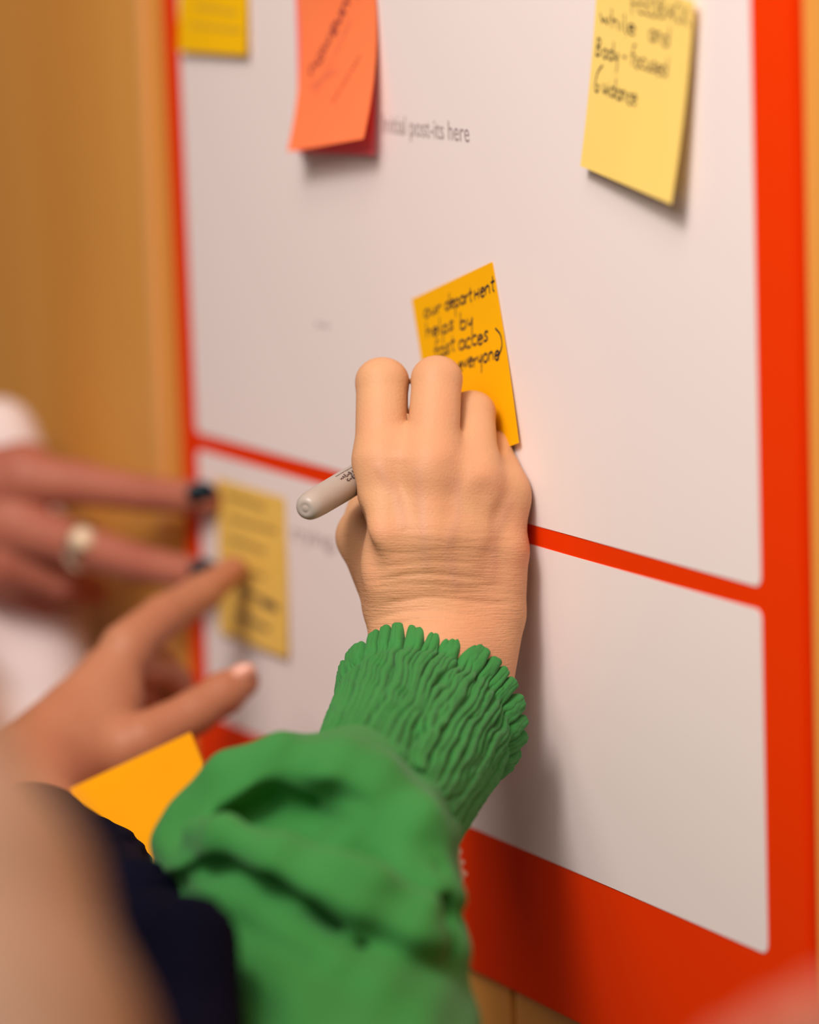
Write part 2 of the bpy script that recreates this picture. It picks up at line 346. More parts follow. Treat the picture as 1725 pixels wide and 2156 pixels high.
# ---- sticky notes: a sheet of paper 76 mm square with its own tilt and curl
def note(corner_px, rot, curl, m, name, label, texts=(), basis=None, size=.0762, inkw=.0009, bulge=0, off=0.0024, anchor='TL', base=0, twist=0, tilt=0, group=None):
    c, s_ = math.cos(rot), math.sin(rot); ux = np.array([c, 0, s_]); vz = np.array([s_, 0, -c])   # u right, v down
    def height(u, v): return off+base+tilt*u+curl*v**2*(1+twist*(u-.5)) + bulge*np.sin(np.pi*v)*.5
    hh = height(np.array(0. if 'L' in anchor else 1.), np.array(0. if 'T' in anchor else 1.))
    A = Wl(*corner_px, float(hh)); A = np.array([A[0], 0, A[2]])
    if 'R' in anchor: A = A-ux*size
    if 'B' in anchor: A = A-vz*size*(1-abs(curl)**2*4)
    def Sf(u, v, lift=0):
        u = np.asarray(u, float); v = np.asarray(v, float); L_ = size*np.stack([u, v], -1)
        p = A+L_[..., :1]*ux+L_[..., 1:]*vz*(1-.3*(curl/size)**2*v[..., None]**2)
        p[..., 1] -= height(u, v)+lift; return p
    n = 25; U, Vv = np.meshgrid(np.linspace(0, 1, n), np.linspace(0, 1, n), indexing='ij')
    p = Sf(U, Vv).reshape(-1, 3); q = Sf(U, Vv, -.00025).reshape(-1, 3); gf = grid_faces(n, n)
    ed = [i*n for i in range(n)]+[(n-1)*n+j for j in range(1, n)]+[i*n+n-1 for i in range(n-2, -1, -1)]+[j for j in range(n-2, 0, -1)]
    side = [(ed[i], ed[(i+1) % len(ed)], ed[(i+1) % len(ed)]+n*n, ed[i]+n*n) for i in range(len(ed))]
    o = mesh(name, np.concatenate([p, q]), [tuple(x) for x in gf]+[tuple(x+n*n)[::-1] for x in gf]+side, m, None, True)
    bm = bmesh.new(); bm.from_mesh(o.data); bmesh.ops.recalc_face_normals(bm, faces=bm.faces[:])
    for e in bm.edges:
        if len(e.link_faces) == 2 and e.calc_face_angle() > 1: e.smooth = False
    bm.to_mesh(o.data); bm.free()
    tag(o, label, 'sticky note', group or 'sticky notes stuck on the poster')
    if basis is None:                              # image corners of the flat sheet, to place the writing measured from the photograph
        def pr_(w): q = RC.T @ (w-CAM); return np.array([q[0]/q[2]*F+FW/2, q[1]/q[2]*F+FH/2])
        o0 = pr_(Sf(0., 0.)); basis = (o0, pr_(Sf(1., 0.))-o0, pr_(Sf(0., 1.))-o0)
    B = np.array([basis[1], basis[2]]).T; Bi = np.linalg.inv(B)
    byink = {}
    for t in texts:
        txt, a, b, h_, ink = t[:5]; wd = t[5] if len(t) > 5 else inkw
        for st in strokes(txt, a, b, (h_[0], -h_[1]) if isinstance(h_, tuple) else (0, -h_)):
            uv = (st-basis[0]) @ Bi.T
            k = (uv[:, 0] > .0) & (uv[:, 0] < 1) & (uv[:, 1] > 0) & (uv[:, 1] < 1)
            if k.sum() < 2: continue
            uv = uv[k]; e = .004
            pts = Sf(uv[:, 0], uv[:, 1], .00015); du = Sf(uv[:, 0]+e, uv[:, 1])-Sf(uv[:, 0], uv[:, 1]); dv = Sf(uv[:, 0], uv[:, 1]+e)-Sf(uv[:, 0], uv[:, 1])
            byink.setdefault((ink, wd), []).append((pts, np.cross(dv, du)))
    for (ink, wd), ls in byink.items(): ribbon_obj('handwriting', ls, wd, M[ink], o)
    c4 = [Sf(a, b) for a, b in ((0., 0.), (1., 0.), (0., 1.), (1., 1.))]
    print(name, [tuple(np.round(((RC.T@(w-CAM))[:2]/(RC.T@(w-CAM))[2]*F+[FW/2, FH/2])).astype(int)) for w in c4])
    return o
note((867, 630), math.radians(16.5), .002, M['gold'], 'sticky_note', 'gold yellow sticky note tilted behind the writing hand, with four lines of black handwriting',
     [('our', (893, 671), (931, 655), 33, 'ink'), ('depart', (938, 652), (995, 630), 33, 'ink'), ('Hent', (999, 628), (1041, 611), 36, 'ink'),
      ('helps', (896, 713), (957, 691), 34, 'ink'), ('by', (968, 693), (997, 684), 36, 'ink'),
      ('fast', (914, 752), (958, 736), 36, 'ink'), ('acces', (965, 736), (1028, 712), 38, 'ink'),
      ('everyone', (964, 779), (1050, 747), 36, 'ink'), (')', (1040, 747), (1057, 741), 34, 'ink')], inkw=.0008)
note((1222, 350), math.radians(-7.5), .005, M['lemon'], 'sticky_note', 'pale yellow sticky note hanging near the right red border with dark handwriting',
     [('FEEDBACK', (1330, 24), (1452, 50), 40, 'ink_soft'), ('while', (1262, 48), (1340, 74), (-1, 40), 'ink'), ('and', (1366, 82), (1410, 94), (4, 42), 'ink_soft'),
      ('Body', (1252, 112), (1302, 130), (3, 40), 'ink'), ('-', (1310, 124), (1322, 127), 30, 'ink_soft'), ('focused', (1328, 132), (1406, 158), (3, 40), 'ink_soft'),
      ('G', (1247, 190), (1268, 192), (3, 45), 'ink'), ('uidance', (1266, 194), (1342, 218), (3, 40), 'ink')], inkw=.00072, anchor='BL', bulge=.0005, twist=.3, tilt=.0035)
note((375, 108), 0, .003, M['yellow'], 'sticky_note', 'bright yellow sticky note in the top left corner of the poster with faint writing',
     [('~~~~', (400, 55), (510, 62), 24, 'ink_faint'), ('~~~', (410, 18), (500, 24), 24, 'ink_faint')], anchor='BL', inkw=.0006)
note((625, 322), math.radians(2), .0035, M['pink'], 'sticky_note', 'pink sticky note mostly hidden under the orange note at the top', [], anchor='BL', size=.0762)
note((605, 322), math.radians(7), .0120, M['orange'], 'sticky_note', 'orange sticky note curling outward over a pink one, with diagonal dark red scrawl',
     [('noweuny', (642, 160), (742, -22), (-14, 18), 'ink_red', .0013), ('~~~~', (650, 200), (730, 40), (-8, 14), 'ink_mauve', .0006), ('~~~', (690, 215), (745, 110), (-6, 8), 'ink_red', .0006), ('~~', (640, 190), (700, 150), (-6, 30), 'ink_mauve', .0006)],
     anchor='BL', bulge=-.002, base=.001)
note((455, 1006), math.radians(0), .002, M['dull'], 'sticky_note', 'dull yellow sticky note pressed by two fingertips at the left with blurred writing',
     [('~~~', (475, 1050), (560, 1075), 26, 'ink_faint', .0016), ('~~~~', (480, 1095), (585, 1125), 26, 'ink_faint', .0014), ('~~~', (480, 1140), (560, 1165), 26, 'ink_faint', .0016),
      ('~~', (500, 1200), (560, 1220), 26, 'ink_faint', .0014), ('~~~', (500, 1245), (580, 1272), 26, 'ink_soft', .0010), ('~~', (550, 1268), (586, 1282), 22, 'ink_soft', .0022), ('~~~', (500, 1300), (570, 1325), 26, 'ink_soft', .0013)], anchor='TL')

# ------------------------------------------------------------------ writing hand
def wd(p): return -p[1]
Hp = lambda *a: P(*a)
pen_tail, pen_tip = P(652, 1066, 1.520), Wl(925, 905, .002)
def hand_sdf(Q):
    mm = .001
    def finger(pts, rs):
        o = CA[0]*.0016; rs = [r-.0015 for r in rs]
        return smin(chain(Q, [p-o for p in pts], rs), chain(Q, [p+o for p in pts], rs), .003)
    I0, M0, R0, K0 = Hp(803, 965, 1.546), Hp(906, 962, 1.541), Hp(997, 1003, 1.546), Hp(1056, 1050, 1.556)
    # fingers: knuckle, middle joint, end joint, tip
    fi = finger([I0, Hp(805, 804, 1.560), Hp(812, 862, 1.596), Hp(862, 915, 1.610)], [10.7*mm, 10.6*mm, 8.6*mm, 7*mm])
    fm = finger([M0+CA[0]*.0008, Hp(920, 798, 1.556), Hp(924, 850, 1.596), Hp(905, 915, 1.620)], [10.8*mm, 10.1*mm, 8.8*mm, 7*mm])
    fr = finger([R0, Hp(993, 869, 1.566), Hp(985, 920, 1.590), Hp(960, 985, 1.600)], [10.5*mm, 9.6*mm, 8.4*mm, 7*mm])
    fk = chain(Q, [K0, Hp(1047, 956, 1.574), Hp(1025, 1000, 1.588), Hp(995, 1060, 1.595)], [10*mm, 9.2*mm, 7.8*mm, 6.4*mm])
    tt_ = np.clip(((Q-Hp(860, 882, 1.55)) @ -CA[1])/.016, 0, 1)
    t2_ = np.clip(((Q-Hp(960, 905, 1.55)) @ -CA[1])/.016, 0, 1)
    fing = smin(smin(fi, fm, .0003+.010*tt_), smin(fr, fk, .0003+.008*t2_), .0003+.009*t2_)
    # back of the hand
    b = chain(Q, [Hp(811, 985, 1.547), Hp(815, 1130, 1.540), Hp(850, 1290, 1.548), Hp(858, 1470, 1.540)], [11.2*mm, 12.8*mm, 15*mm, 15*mm])
    b = smin(b, chain(Q, [Hp(905, 985, 1.543), Hp(905, 1130, 1.537), Hp(915, 1290, 1.547), Hp(920, 1470, 1.541)], [11.3*mm, 12*mm, 15*mm, 15.5*mm]), 7*mm)
    b = smin(b, chain(Q, [Hp(992, 1015, 1.547), Hp(978, 1130, 1.542), Hp(970, 1290, 1.550), Hp(960, 1470, 1.543)], [11*mm, 12*mm, 14.5*mm, 15.5*mm]), 7*mm)
    b = smin(b, chain(Q, [Hp(1050, 1045, 1.555), Hp(1049, 1160, 1.552), Hp(1030, 1290, 1.553), Hp(1000, 1470, 1.545)], [10.6*mm, 12.6*mm, 15*mm, 14.5*mm]), 7*mm)
    # thumb side: ball of the thumb, thumb and pads of the palm
    th = chain(Q, [Hp(835, 1260, 1.558), Hp(770, 1130, 1.572), Hp(792, 1035, 1.603), Hp(860, 955, 1.626)], [14*mm, 11.6*mm, 9.6*mm, 7.2*mm], 4*mm)
    pad = ell(Q, Hp(1010, 1170, 1.566), CA, (15*mm, 30*mm, 12*mm))
    b = smin(b, pad, 8*mm)
    arm = chain(Q, [Hp(925, 1400, 1.541), Hp(868, 1560, 1.525), Hp(740, 1900, 1.462), Hp(690, 2300, 1.41)], [23*mm, 22*mm, 20*mm, 24*mm])
    b = smin(b, arm, 10*mm)
    web = smin(cone(Q, Hp(812, 944, 1.549), Hp(905, 940, 1.547), 9*mm, 9*mm), cone(Q, Hp(925, 950, 1.547), Hp(985, 962, 1.552), 8.4*mm, 8.4*mm), 3*mm)
    web = smin(web, cone(Q, Hp(1000, 1000, 1.556), Hp(1045, 1010, 1.563), 8*mm, 8*mm), 3*mm)
    b = smin(b, web, 6*mm)
    d = smin(fing, b, .003+.005*tt_)
    d = smin(d, th, 8*mm)
    # knuckles, and the hollows between the finger bones
    for c, r in ((Hp(905, 1000, 1.5375), 7), (Hp(1003, 1030, 1.5425), 6.5), (Hp(1070, 1036, 1.556), 6.3), (Hp(810, 1000, 1.5445), 6.5)):
        d = smin(d, np.linalg.norm(Q-c, axis=1)-r*mm, 8*mm)
    for a, c in (((855, 965, 1.520), (868, 1120, 1.516)), ((950, 985, 1.520), (945, 1130, 1.516)), ((1028, 1040, 1.529), (1015, 1150, 1.524))):
        d = smax(d, -(cone(Q, Hp(*a), Hp(*c), 4*mm, 2*mm)), 7*mm)
    # hollow between index bone and thumb
    d = smax(d, -cone(Q, Hp(742, 1110, 1.541), Hp(776, 1190, 1.530), 6*mm, 3*mm), 10*mm)
    # the pen's bed
    d = smax(d, -cone(Q, pen_tail, pen_tip, 6.0*mm, 5.6*mm), 1.2*mm)
    # never through the paper
    d = smax(d, Q[:, 1]+.0028, 1.2*mm)
    return d
writer = empty('person', P(925, 1330, 1.545)); tag(writer, 'person in green blouse with shirred cuff writing with a grey marker on the gold note', 'person')
allp = np.array([P(*p) for p in ((700, 720, 1.50), (1130, 720, 1.65), (700, 1500, 1.48), (1130, 1500, 1.62), (550, 2330, 1.32), (900, 2330, 1.42), (560, 1900, 1.36), (850, 800, 1.65))])
v, f = net(hand_sdf, allp.min(0)-.03, np.minimum(allp.max(0)+.02, [9, .0, 9]), .0009)
q = (v-P(925, 1130, 1.545)) @ CA.T*1000             # hand's own coordinates in mm: across, along, out
inv = (RC.T @ (v-CAM).T).T; px = inv[:, 0]/inv[:, 2]*F+FW/2; py = inv[:, 1]/inv[:, 2]*F+FH/2
n_ = None
wk = np.clip((py-1040)/200, 0, 1)*np.clip((1420-py)/60, 0, 1)*.75+.10
# creases at the wrist and knuckle folds, and veins, pressed into the surface
g = np.stack([(hand_sdf(v+np.eye(3)[a]*.0006)-hand_sdf(v-np.eye(3)[a]*.0006)) for a in range(3)], 1); g /= np.linalg.norm(g, axis=1)[:, None]+1e-12
front = np.clip(g @ CA[2], 0, 1)
disp = np.zeros(len(v))
def crease(y0, amp, w, x0, x1, bow=0, ph=0):
    global disp
    yc = y0+bow*((px-930)/150)**2+4*np.sin(px/37+ph)
    disp -= amp*np.exp(-((py-yc)/w)**2)*np.clip((px-x0)/40, 0, 1)*np.clip((x1-px)/40, 0, 1)*front
for y0, a, w, x0, x1, bw in ((1212, .55, 5, 760, 1030, 8), (1232, .35, 5, 770, 1080, 4), (1262, .5, 6, 790, 1090, 10), (1288, .4, 5, 770, 1010, 14), (1306, .6, 5, 790, 980, 16), (1186, .25, 5, 760, 1010, 4), (1160, .2, 5, 770, 1060, 2), (1245, .25, 4, 850, 1090, 6),
                           (947, .28, 4, 990, 1050, -4), (932, .2, 3, 985, 1030, 0), (1138, .18, 4, 800, 1090, 3), (1118, .15, 4, 830, 1080, 3)):
    crease(y0, a*.001, w, x0, x1, bw, y0)
vein = np.zeros(len(v))
def vline(pts, w, amp):
    global disp, vein
    pts = np.array(pts, float); d = np.full(len(v), 1e9)
    for a, b in zip(pts[:-1], pts[1:]):
        ab = b-a; t = np.clip(((px-a[0])*ab[0]+(py-a[1])*ab[1])/(ab@ab), 0, 1); d = np.minimum(d, np.hypot(px-a[0]-t*ab[0], py-a[1]-t*ab[1]))
    k = np.exp(-(d/w)**2)*front; disp += k*amp; vein = np.maximum(vein, k*.28)
vline([(960, 1010), (965, 1080), (940, 1160), (960, 1230)], 13, .0004)
vline([(800, 985), (835, 1040), (850, 1100)], 12, .0005)
vline([(1070, 1060), (1040, 1130), (1035, 1210)], 12, .0004)
vline([(880, 990), (890, 1100), (900, 1190)], 10, .0002)
v = v+g*disp[:, None]
hand = fastmesh('hand', v, f, M['skin'], writer, {'rest': ('FLOAT_VECTOR', q), 'wrinkle': ('FLOAT', wk), 'vein': ('FLOAT', vein)})

# marker pen: tapered barrel, end button, grip cone and nib
def lathe(name, a, b, prof, m, parent, n=40):
    a, b = np.array(a), np.array(b); L_ = np.linalg.norm(b-a); t = (b-a)/L_; e1 = nrm(np.cross(t, [0, 0, 1])); e2 = np.cross(t, e1)
    v = []
    for s, r in prof:
        for k in range(n): an = 2*math.pi*k/n; v.append(a+t*s+(e1*math.cos(an)+e2*math.sin(an))*r)
    f = []
    for i in range(len(prof)-1):
        for k in range(n): f.append((i*n+k, (i+1)*n+k, (i+1)*n+(k+1) % n, i*n+(k+1) % n))
    f.append(tuple(range(n))); f.append(tuple(range((len(prof)-1)*n, len(prof)*n))[::-1])
    return mesh(name, v, f, m, parent)
t_ = nrm(pen_tip-pen_tail); pa = pen_tail-t_*.004; L_ = np.linalg.norm(pen_tip-pa)
pen = empty('marker_pen', pa); tag(pen, 'grey felt tip marker with rounded end held in the writing hand', 'marker')
lathe('barrel', pa, pen_tip, [(.0000, .0003), (.0001, .0012), (.0004, .0016), (.0001, .0022), (.0003, .0034), (.0012, .0046), (.003, .0054), (.006, .0058), (.012, .0060), (.03, .0061), (.055, .0060), (.09, .0058), (.105, .0055), (.112, .0052)], M['pen'], pen)
lathe('grip', pa, pen_tip, [(.110, .0047), (.118, .0046), (.124, .0035), (L_-.004, .0022)], M['pen_dark'], pen)
lathe('nib', pa, pen_tip, [(L_-.0045, .0014), (L_-.001, .0010), (L_-.0003, .0004)], M['ink'], pen, 16)
# the small print wrapped around the barrel
e1 = nrm(np.cross(t_, [0, 0, 1])); e2 = np.cross(t_, e1); vw = nrm(CAM-pa); vw = vw-t_*(vw@t_); vw = nrm(vw); sd = nrm(np.cross(t_, vw))
if sd[2] < 0: sd = -sd
def pen_text(txt, s0, s1, ang, h_):
    out = []
    for st in strokes(txt, (s0, 0), (s1, 0), (0, h_)):
        an = ang+st[:, 1]/.0062; nr = vw[None]*np.cos(an)[:, None]+sd[None]*np.sin(an)[:, None]
        out.append((pa+t_*st[:, :1]+nr*.00625, nr))
    return out
ls = pen_text('HAEHBADEHBEH', .0265, .052, .45, .0017)+pen_text('KHEBAHDEKH', .0290, .052, .12, .0014)+pen_text('~~~~~~', .0270, .052, .90, .0011)
ribbon_obj('printed_text', ls, .00034, M['ink_soft'], pen)

# ------------------------------------------------------------------ shirred cuff of the green blouse
Cb, Cr = P(815, 1672, 1.470), P(905, 1499, 1.535)
axis = nrm(Cr-Cb); L0 = np.linalg.norm(Cr-Cb)
E1 = nrm((P(1100, 1602, 1.53)-P(712, 1380, 1.53))); E1 = nrm(E1-axis*(E1@axis)); E2 = np.cross(axis, E1)
if E2 @ CA[2] < 0: E2 = -E2                        # E2 points towards the room
nu, nv = 1100, 240
U, Vv = np.meshgrid(np.arange(nu)/nu, np.linspace(-.35, 1, nv), indexing='ij'); TH = 2*np.pi*U
tt = np.clip(Vv, 0, 1)
a_ = .0335+.0052*tt**1.3; b_ = .0325-.0005*tt
c2 = lambda a, m_: vn(a, m_)
def per(n_, fv, o): return vn((TH/(2*np.pi)*n_) % n_ + o*0, Vv*fv+o)      # noise in turns around the wrist
wob = .38*(vn(4+3.2*np.cos(TH)+2, 9+3.2*np.sin(TH)+Vv*3.2)-.5)+.20*(vn(9+7*np.cos(TH), 12+7*np.sin(TH)+Vv*9)-.5)
def valley(n_, ph0, wv, w_):                      # narrow creases between flat folds
    x = (TH/(2*np.pi)*n_+ph0+wv) % 1.0; x = np.minimum(x, 1-x)*2; return np.exp(-(x/w_)**2)
end = np.clip((Vv-.80)/.08, 0, 1); end = end*end*(3-2*end)
jit = .22*np.sin(TH*5+1)+.2*np.sin(TH*9+2)
nzA = vn(10+9*np.cos(TH), 20+9*np.sin(TH)+Vv*3.5); nzB = vn(30+16*np.cos(TH), 30+16*np.sin(TH)+Vv*5+3); nzC = vn(20+22*np.cos(TH), 40+22*np.sin(TH)+Vv*6)
vA = valley(31, 0, jit+wob*1.6*(1-end*.55), .20)*(.8+.6*nzA)
vB = valley(47, .3, jit+wob*2.6, .26)*np.clip(nzB*2-.05, 0, 1.2)*(1-end)
vC = valley(83, .1, jit*2+wob*3.4, .34)*np.clip(nzC*2-.1, 0, 1)*(1-end*.8)
rad = -.0033*vA-.0026*vB-.0014*vC+.0007*(vn(TH*14, Vv*7)-.5)+.0004*(vn(TH*40, Vv*30)-.5)
rad += -.0012*np.exp(-((Vv-.83)/.05)**2)+np.clip((Vv-.85)/.15, 0, 1)*(.0022-.0030*valley(31, 0, jit+wob*.72, .3))
near = np.clip(np.sin(TH), -1, 1)                 # +1 on the side facing the room
s = Vv*L0+tt**2*(.0072*np.clip(near, 0, 1))+np.clip((Vv-.9)/.1, 0, 1)*(.0012-.0040*valley(31, 0, jit+wob*.72, .20))+.0028*(vn(TH*31/2/np.pi+jit, Vv*0+2)-.5)*tt
pos = Cb+axis*s[..., None]+E1*((a_+rad)*np.cos(TH))[..., None]+E2*((b_+rad)*np.sin(TH))[..., None]
pos[..., 1] = np.minimum(pos[..., 1], -.0035)
cuff = fastmesh('cuff', pos.reshape(-1, 3), grid_faces(nu, nv, True), M['green'], writer)
md = cuff.modifiers.new('cloth', 'SOLIDIFY'); md.thickness = .0007; md.offset = -1

# ------------------------------------------------------------------ puffed green sleeve
def sleeve_sdf(Q):
    mm = .001
    d = chain(Q, [P(800, 1690, 1.475), P(700, 1800, 1.445), P(655, 1960, 1.425), P(700, 2200, 1.39), P(720, 2420, 1.34)], [33*mm, 46*mm, 55*mm, 52*mm, 52*mm], 14*mm)
    d = smin(d, ell(Q, P(560, 1740, 1.452), CA, (34*mm, 28*mm, 34*mm)), 16*mm)
    d = smin(d, ell(Q, P(455, 1830, 1.44), CA, (24*mm, 26*mm, 30*mm)), 12*mm)
    # sunk pocket, then the rolls of cloth around it
    d = smax(d, -ell(Q, P(590, 1722, 1.400), CA, (26*mm, 11*mm, 24*mm)), 9*mm)
    d = smax(d, -ell(Q, P(660, 1690, 1.398), CA, (22*mm, 8*mm, 20*mm)), 9*mm)
    d = smax(d, -ell(Q, P(745, 1765, 1.385), CA, (24*mm, 17*mm, 16*mm)), 14*mm)
    roll = chain(Q, [P(375, 1830, 1.440), P(405, 1725, 1.437), P(490, 1640, 1.432), P(600, 1618, 1.428), P(700, 1625, 1.426), P(800, 1665, 1.420), P(865, 1760, 1.410), P(890, 1900, 1.398), P(895, 2060, 1.39), P(885, 2250, 1.37)],
                 [8*mm, 9*mm, 10*mm, 11*mm, 11*mm, 12*mm, 14*mm, 15*mm, 15*mm, 16*mm], 5*mm)
    d = smin(d, roll, 7*mm)
    d = smin(d, chain(Q, [P(408, 1752, 1.408), P(475, 1778, 1.390), P(600, 1825, 1.374), P(740, 1890, 1.366), P(860, 1960, 1.368)], [6*mm, 9*mm, 12*mm, 14*mm, 15*mm], 5*mm), 7*mm)
    for dz in (0, .010, .020):                    # the pocket's dark mouth
        d = smax(d, -chain(Q, [P(478, 1724, 1.402+dz), P(560, 1712, 1.398+dz), P(650, 1690, 1.400+dz)], [6*mm, 8*mm, 3*mm], 2*mm), 5*mm)
    for dz, dy, r in ((-.004, 2, 5), (.003, -4, 5.2), (.010, -11, 4.6), (.017, -18, 4)):      # the overhung fold below the ridge
        d = smax(d, -chain(Q, [P(350, 1888+dy, 1.400+dz), P(395, 1858+dy, 1.382+dz), P(465, 1846+dy, 1.366+dz), P(560, 1874+dy, 1.352+dz), P(650, 1924+dy, 1.346+dz), P(705, 1965+dy, 1.349+dz), P(760, 2008+dy, 1.353+dz)], [r*mm]*4+[r*.8*mm, r*.5*mm, r*.15*mm], 2*mm), 3*mm)
    d = smax(d, -chain(Q, [P(755, 2005, 1.366), P(780, 2070, 1.368), P(785, 2160, 1.366), P(765, 2340, 1.350)], [5*mm, 11*mm, 13*mm, 13*mm], 5*mm), 8*mm)
    d = smin(d, chain(Q, [P(540, 2000, 1.386), P(610, 2080, 1.378), P(630, 2250, 1.358)], [10*mm, 13*mm, 13*mm], 4*mm), 12*mm)
    d = smax(d, -chain(Q, [P(926, 1830, 1.392), P(938, 1920, 1.384), P(940, 2000, 1.378)], [.5*mm, 3*mm, 1*mm], 2*mm), 6*mm)
    q = (Q-P(650, 1900, 1.43)) @ CA.T
    w = .0011*np.sin(q[:, 0]*150+q[:, 1]*90+6*np.sin(q[:, 1]*45))+.0006*np.sin(q[:, 0]*260-q[:, 1]*180)
    return smax(d+w, Q[:, 1]+.006, 2*mm)
bb = np.array([P(*p) for p in ((280, 1520, 1.33), (1020, 1520, 1.55), (280, 2480, 1.28), (1020, 2480, 1.50))])
bb2 = np.array([P(*p) for p in ((280, 1520, 1.55), (1020, 1520, 1.30), (280, 2480, 1.50), (1020, 2480, 1.25))]); bb = np.concatenate([bb, bb2])
v, f = net(sleeve_sdf, bb.min(0), bb.max(0), .0017)
fastmesh('sleeve', v, f, M['green'], writer)
# lace scrap peeping out beside the sleeve
lv, lf = [], []
for i in range(40):
    t = i/39; p = P(940+26*t+6*math.sin(t*20), 1775+85*t, 1.455); q = P(958+20*t+5*math.sin(t*23+1), 1768+85*t, 1.462)
    lv += [p, q]
    if i: lf.append((2*i-2, 2*i-1, 2*i+1, 2*i))
lo_ = mesh('lace_trim', lv, lf, M['lace'], writer); lm = lo_.modifiers.new('cloth', 'SOLIDIFY'); lm.thickness = .0012

# ------------------------------------------------------------------ person with teal nails (left, upper)
def sdfA(Q):
    mm = .001
    fi = chain(Q, [P(60, 1010, 1.895), P(170, 1018, 1.885), P(300, 1038, 1.868), P(385, 1046, 1.852), P(440, 1050, 1.838)], [14*mm, 11*mm, 8.8*mm, 8*mm, 7*mm])
    fm = chain(Q, [P(40, 1110, 1.895), P(160, 1145, 1.880), P(290, 1185, 1.862), P(380, 1203, 1.848), P(440, 1214, 1.836)], [14*mm, 11*mm, 9.2*mm, 8.2*mm, 7*mm])
    fr = chain(Q, [P(20, 1180, 1.900), P(130, 1225, 1.905), P(190, 1245, 1.93), P(150, 1240, 1.955)], [13*mm, 10*mm, 9*mm, 8*mm])
    fk = chain(Q, [P(-10, 1215, 1.91), P(80, 1255, 1.925), P(120, 1262, 1.95), P(70, 1255, 1.965)], [11*mm, 9*mm, 8*mm, 7*mm])
    th = chain(Q, [P(-150, 1120, 1.93), P(-40, 1060, 1.955), P(60, 1050, 1.972)], [14*mm, 11*mm, 8*mm])
    d = smin(smin(fi, fm, 2*mm), smin(fr, fk, 1.5*mm), 2*mm)
    b = chain(Q, [P(50, 1000, 1.90), P(-180, 1060, 1.91)], [17*mm, 19*mm])
    b = smin(b, chain(Q, [P(30, 1110, 1.90), P(-180, 1100, 1.91)], [16*mm, 19*mm]), 8*mm)
    b = smin(b, chain(Q, [P(10, 1190, 1.905), P(-180, 1140, 1.915)], [14*mm, 18*mm]), 8*mm)
    b = smin(b, chain(Q, [P(-180, 1100, 1.91), P(-450, 1150, 1.90)], [24*mm, 27*mm]), 10*mm)
    return smax(smin(smin(d, b, 5*mm), th, 5*mm), Q[:, 1]+.0015, 1*mm)
pA = empty('person', P(-180, 1100, 1.91)); tag(pA, 'person in white whose ringed hand with dark teal nails points at the dull yellow note', 'person')
bb = np.array([P(x, y, z) for x in (-560, 480) for y in (850, 1350) for z in (1.82, 2.0)])
v, f = net(sdfA, bb.min(0), bb.max(0), .0016); handA = fastmesh('hand', v, f, M['skin_red'], pA)
def nail(c, ux_, uy_, rx, ry, m, parent, th=.0012):
    bm = bmesh.new(); bmesh.ops.create_uvsphere(bm, u_segments=20, v_segments=12, radius=1)
    ux_ = nrm(ux_); uy_ = nrm(uy_-ux_*(uy_@ux_)); n = np.cross(ux_, uy_)
    if n @ CA[2] < 0: n = -n
    for q in bm.verts:
        c_ = q.co; k = (c_.z*th - (c_.y**2)*.0022)
        p = ux_*c_.x*rx+uy_*c_.y*ry+n*k; q.co = p
    me = bpy.data.meshes.new('fingernail'); bm.to_mesh(me); bm.free(); o = link('fingernail', me, m); o.location = c
    bpy.context.view_layer.update(); o.parent = parent; o.matrix_parent_inverse = parent.matrix_world.inverted(); return o
for (x, y, z), an in (((424, 1040, 1.8300), .05), ((430, 1203, 1.8280), .12)):
    c = P(x, y, z); tag(nail(c, CA[0]*math.cos(an)-CA[1]*math.sin(an)-CA[2]*.1, CA[1]*.9+CA[2]*.35, .0078, .0060, M['teal_nail'], handA), 'dark teal varnished fingernail')
# ring on the lower finger
def torus(name, c, ax_, R, r, m, parent, n=48, k=12, flat=1.6):
    ax_ = nrm(ax_); e1 = nrm(np.cross(ax_, [0, .3, 1])); e2 = np.cross(ax_, e1); v = []
    for i in range(n):
        a = 2*math.pi*i/n; d = e1*math.cos(a)+e2*math.sin(a)
        for j in range(k): b = 2*math.pi*j/k; v.append(c+d*(R+r*math.cos(b))+ax_*r*flat*math.sin(b))
    f = [(i*k+j, ((i+1) % n)*k+j, ((i+1) % n)*k+(j+1) % k, i*k+(j+1) % k) for i in range(n) for j in range(k)]
    return mesh(name, v, f, m, parent)
rc = P(178, 1150, 1.878); ring = torus('ring', rc, P(290, 1185, 1.862)-P(160, 1145, 1.880), .0112, .0018, M['silver'], pA, flat=2.6)
tag(ring, 'silver ring with a domed cream stone')
bm = bmesh.new(); bmesh.ops.create_uvsphere(bm, u_segments=24, v_segments=16, radius=.0068)
me = bpy.data.meshes.new('stone'); bm.to_mesh(me); bm.free(); st = link('stone', me, M['pearl']); st.location = rc+CA[2]*.011+CA[1]*.003
bpy.context.view_layer.update(); st.parent = ring; st.matrix_parent_inverse = ring.matrix_world.inverted()
def sdfShirt(Q):
    d = chain(Q, [P(0, 915, 1.985), P(30, 1150, 1.975), P(70, 1400, 1.955), P(40, 1800, 1.93)], [.020, .027, .029, .036], .01)
    d = smin(d, chain(Q, [P(-30, 1250, 1.97), P(-260, 1500, 1.93)], [.04, .06]), .02)
    q = (Q-P(50, 1200, 1.97)) @ CA.T
    return smax(d+.0012*np.sin(q[:, 1]*160+q[:, 0]*80), Q[:, 1]+.003, .002)
bb = np.array([P(x, y, z) for x in (-450, 280) for y in (780, 1980) for z in (1.86, 2.05)])
v, f = net(sdfShirt, bb.min(0), bb.max(0), .003); fastmesh('sleeve', v, f, M['shirt'], pA)

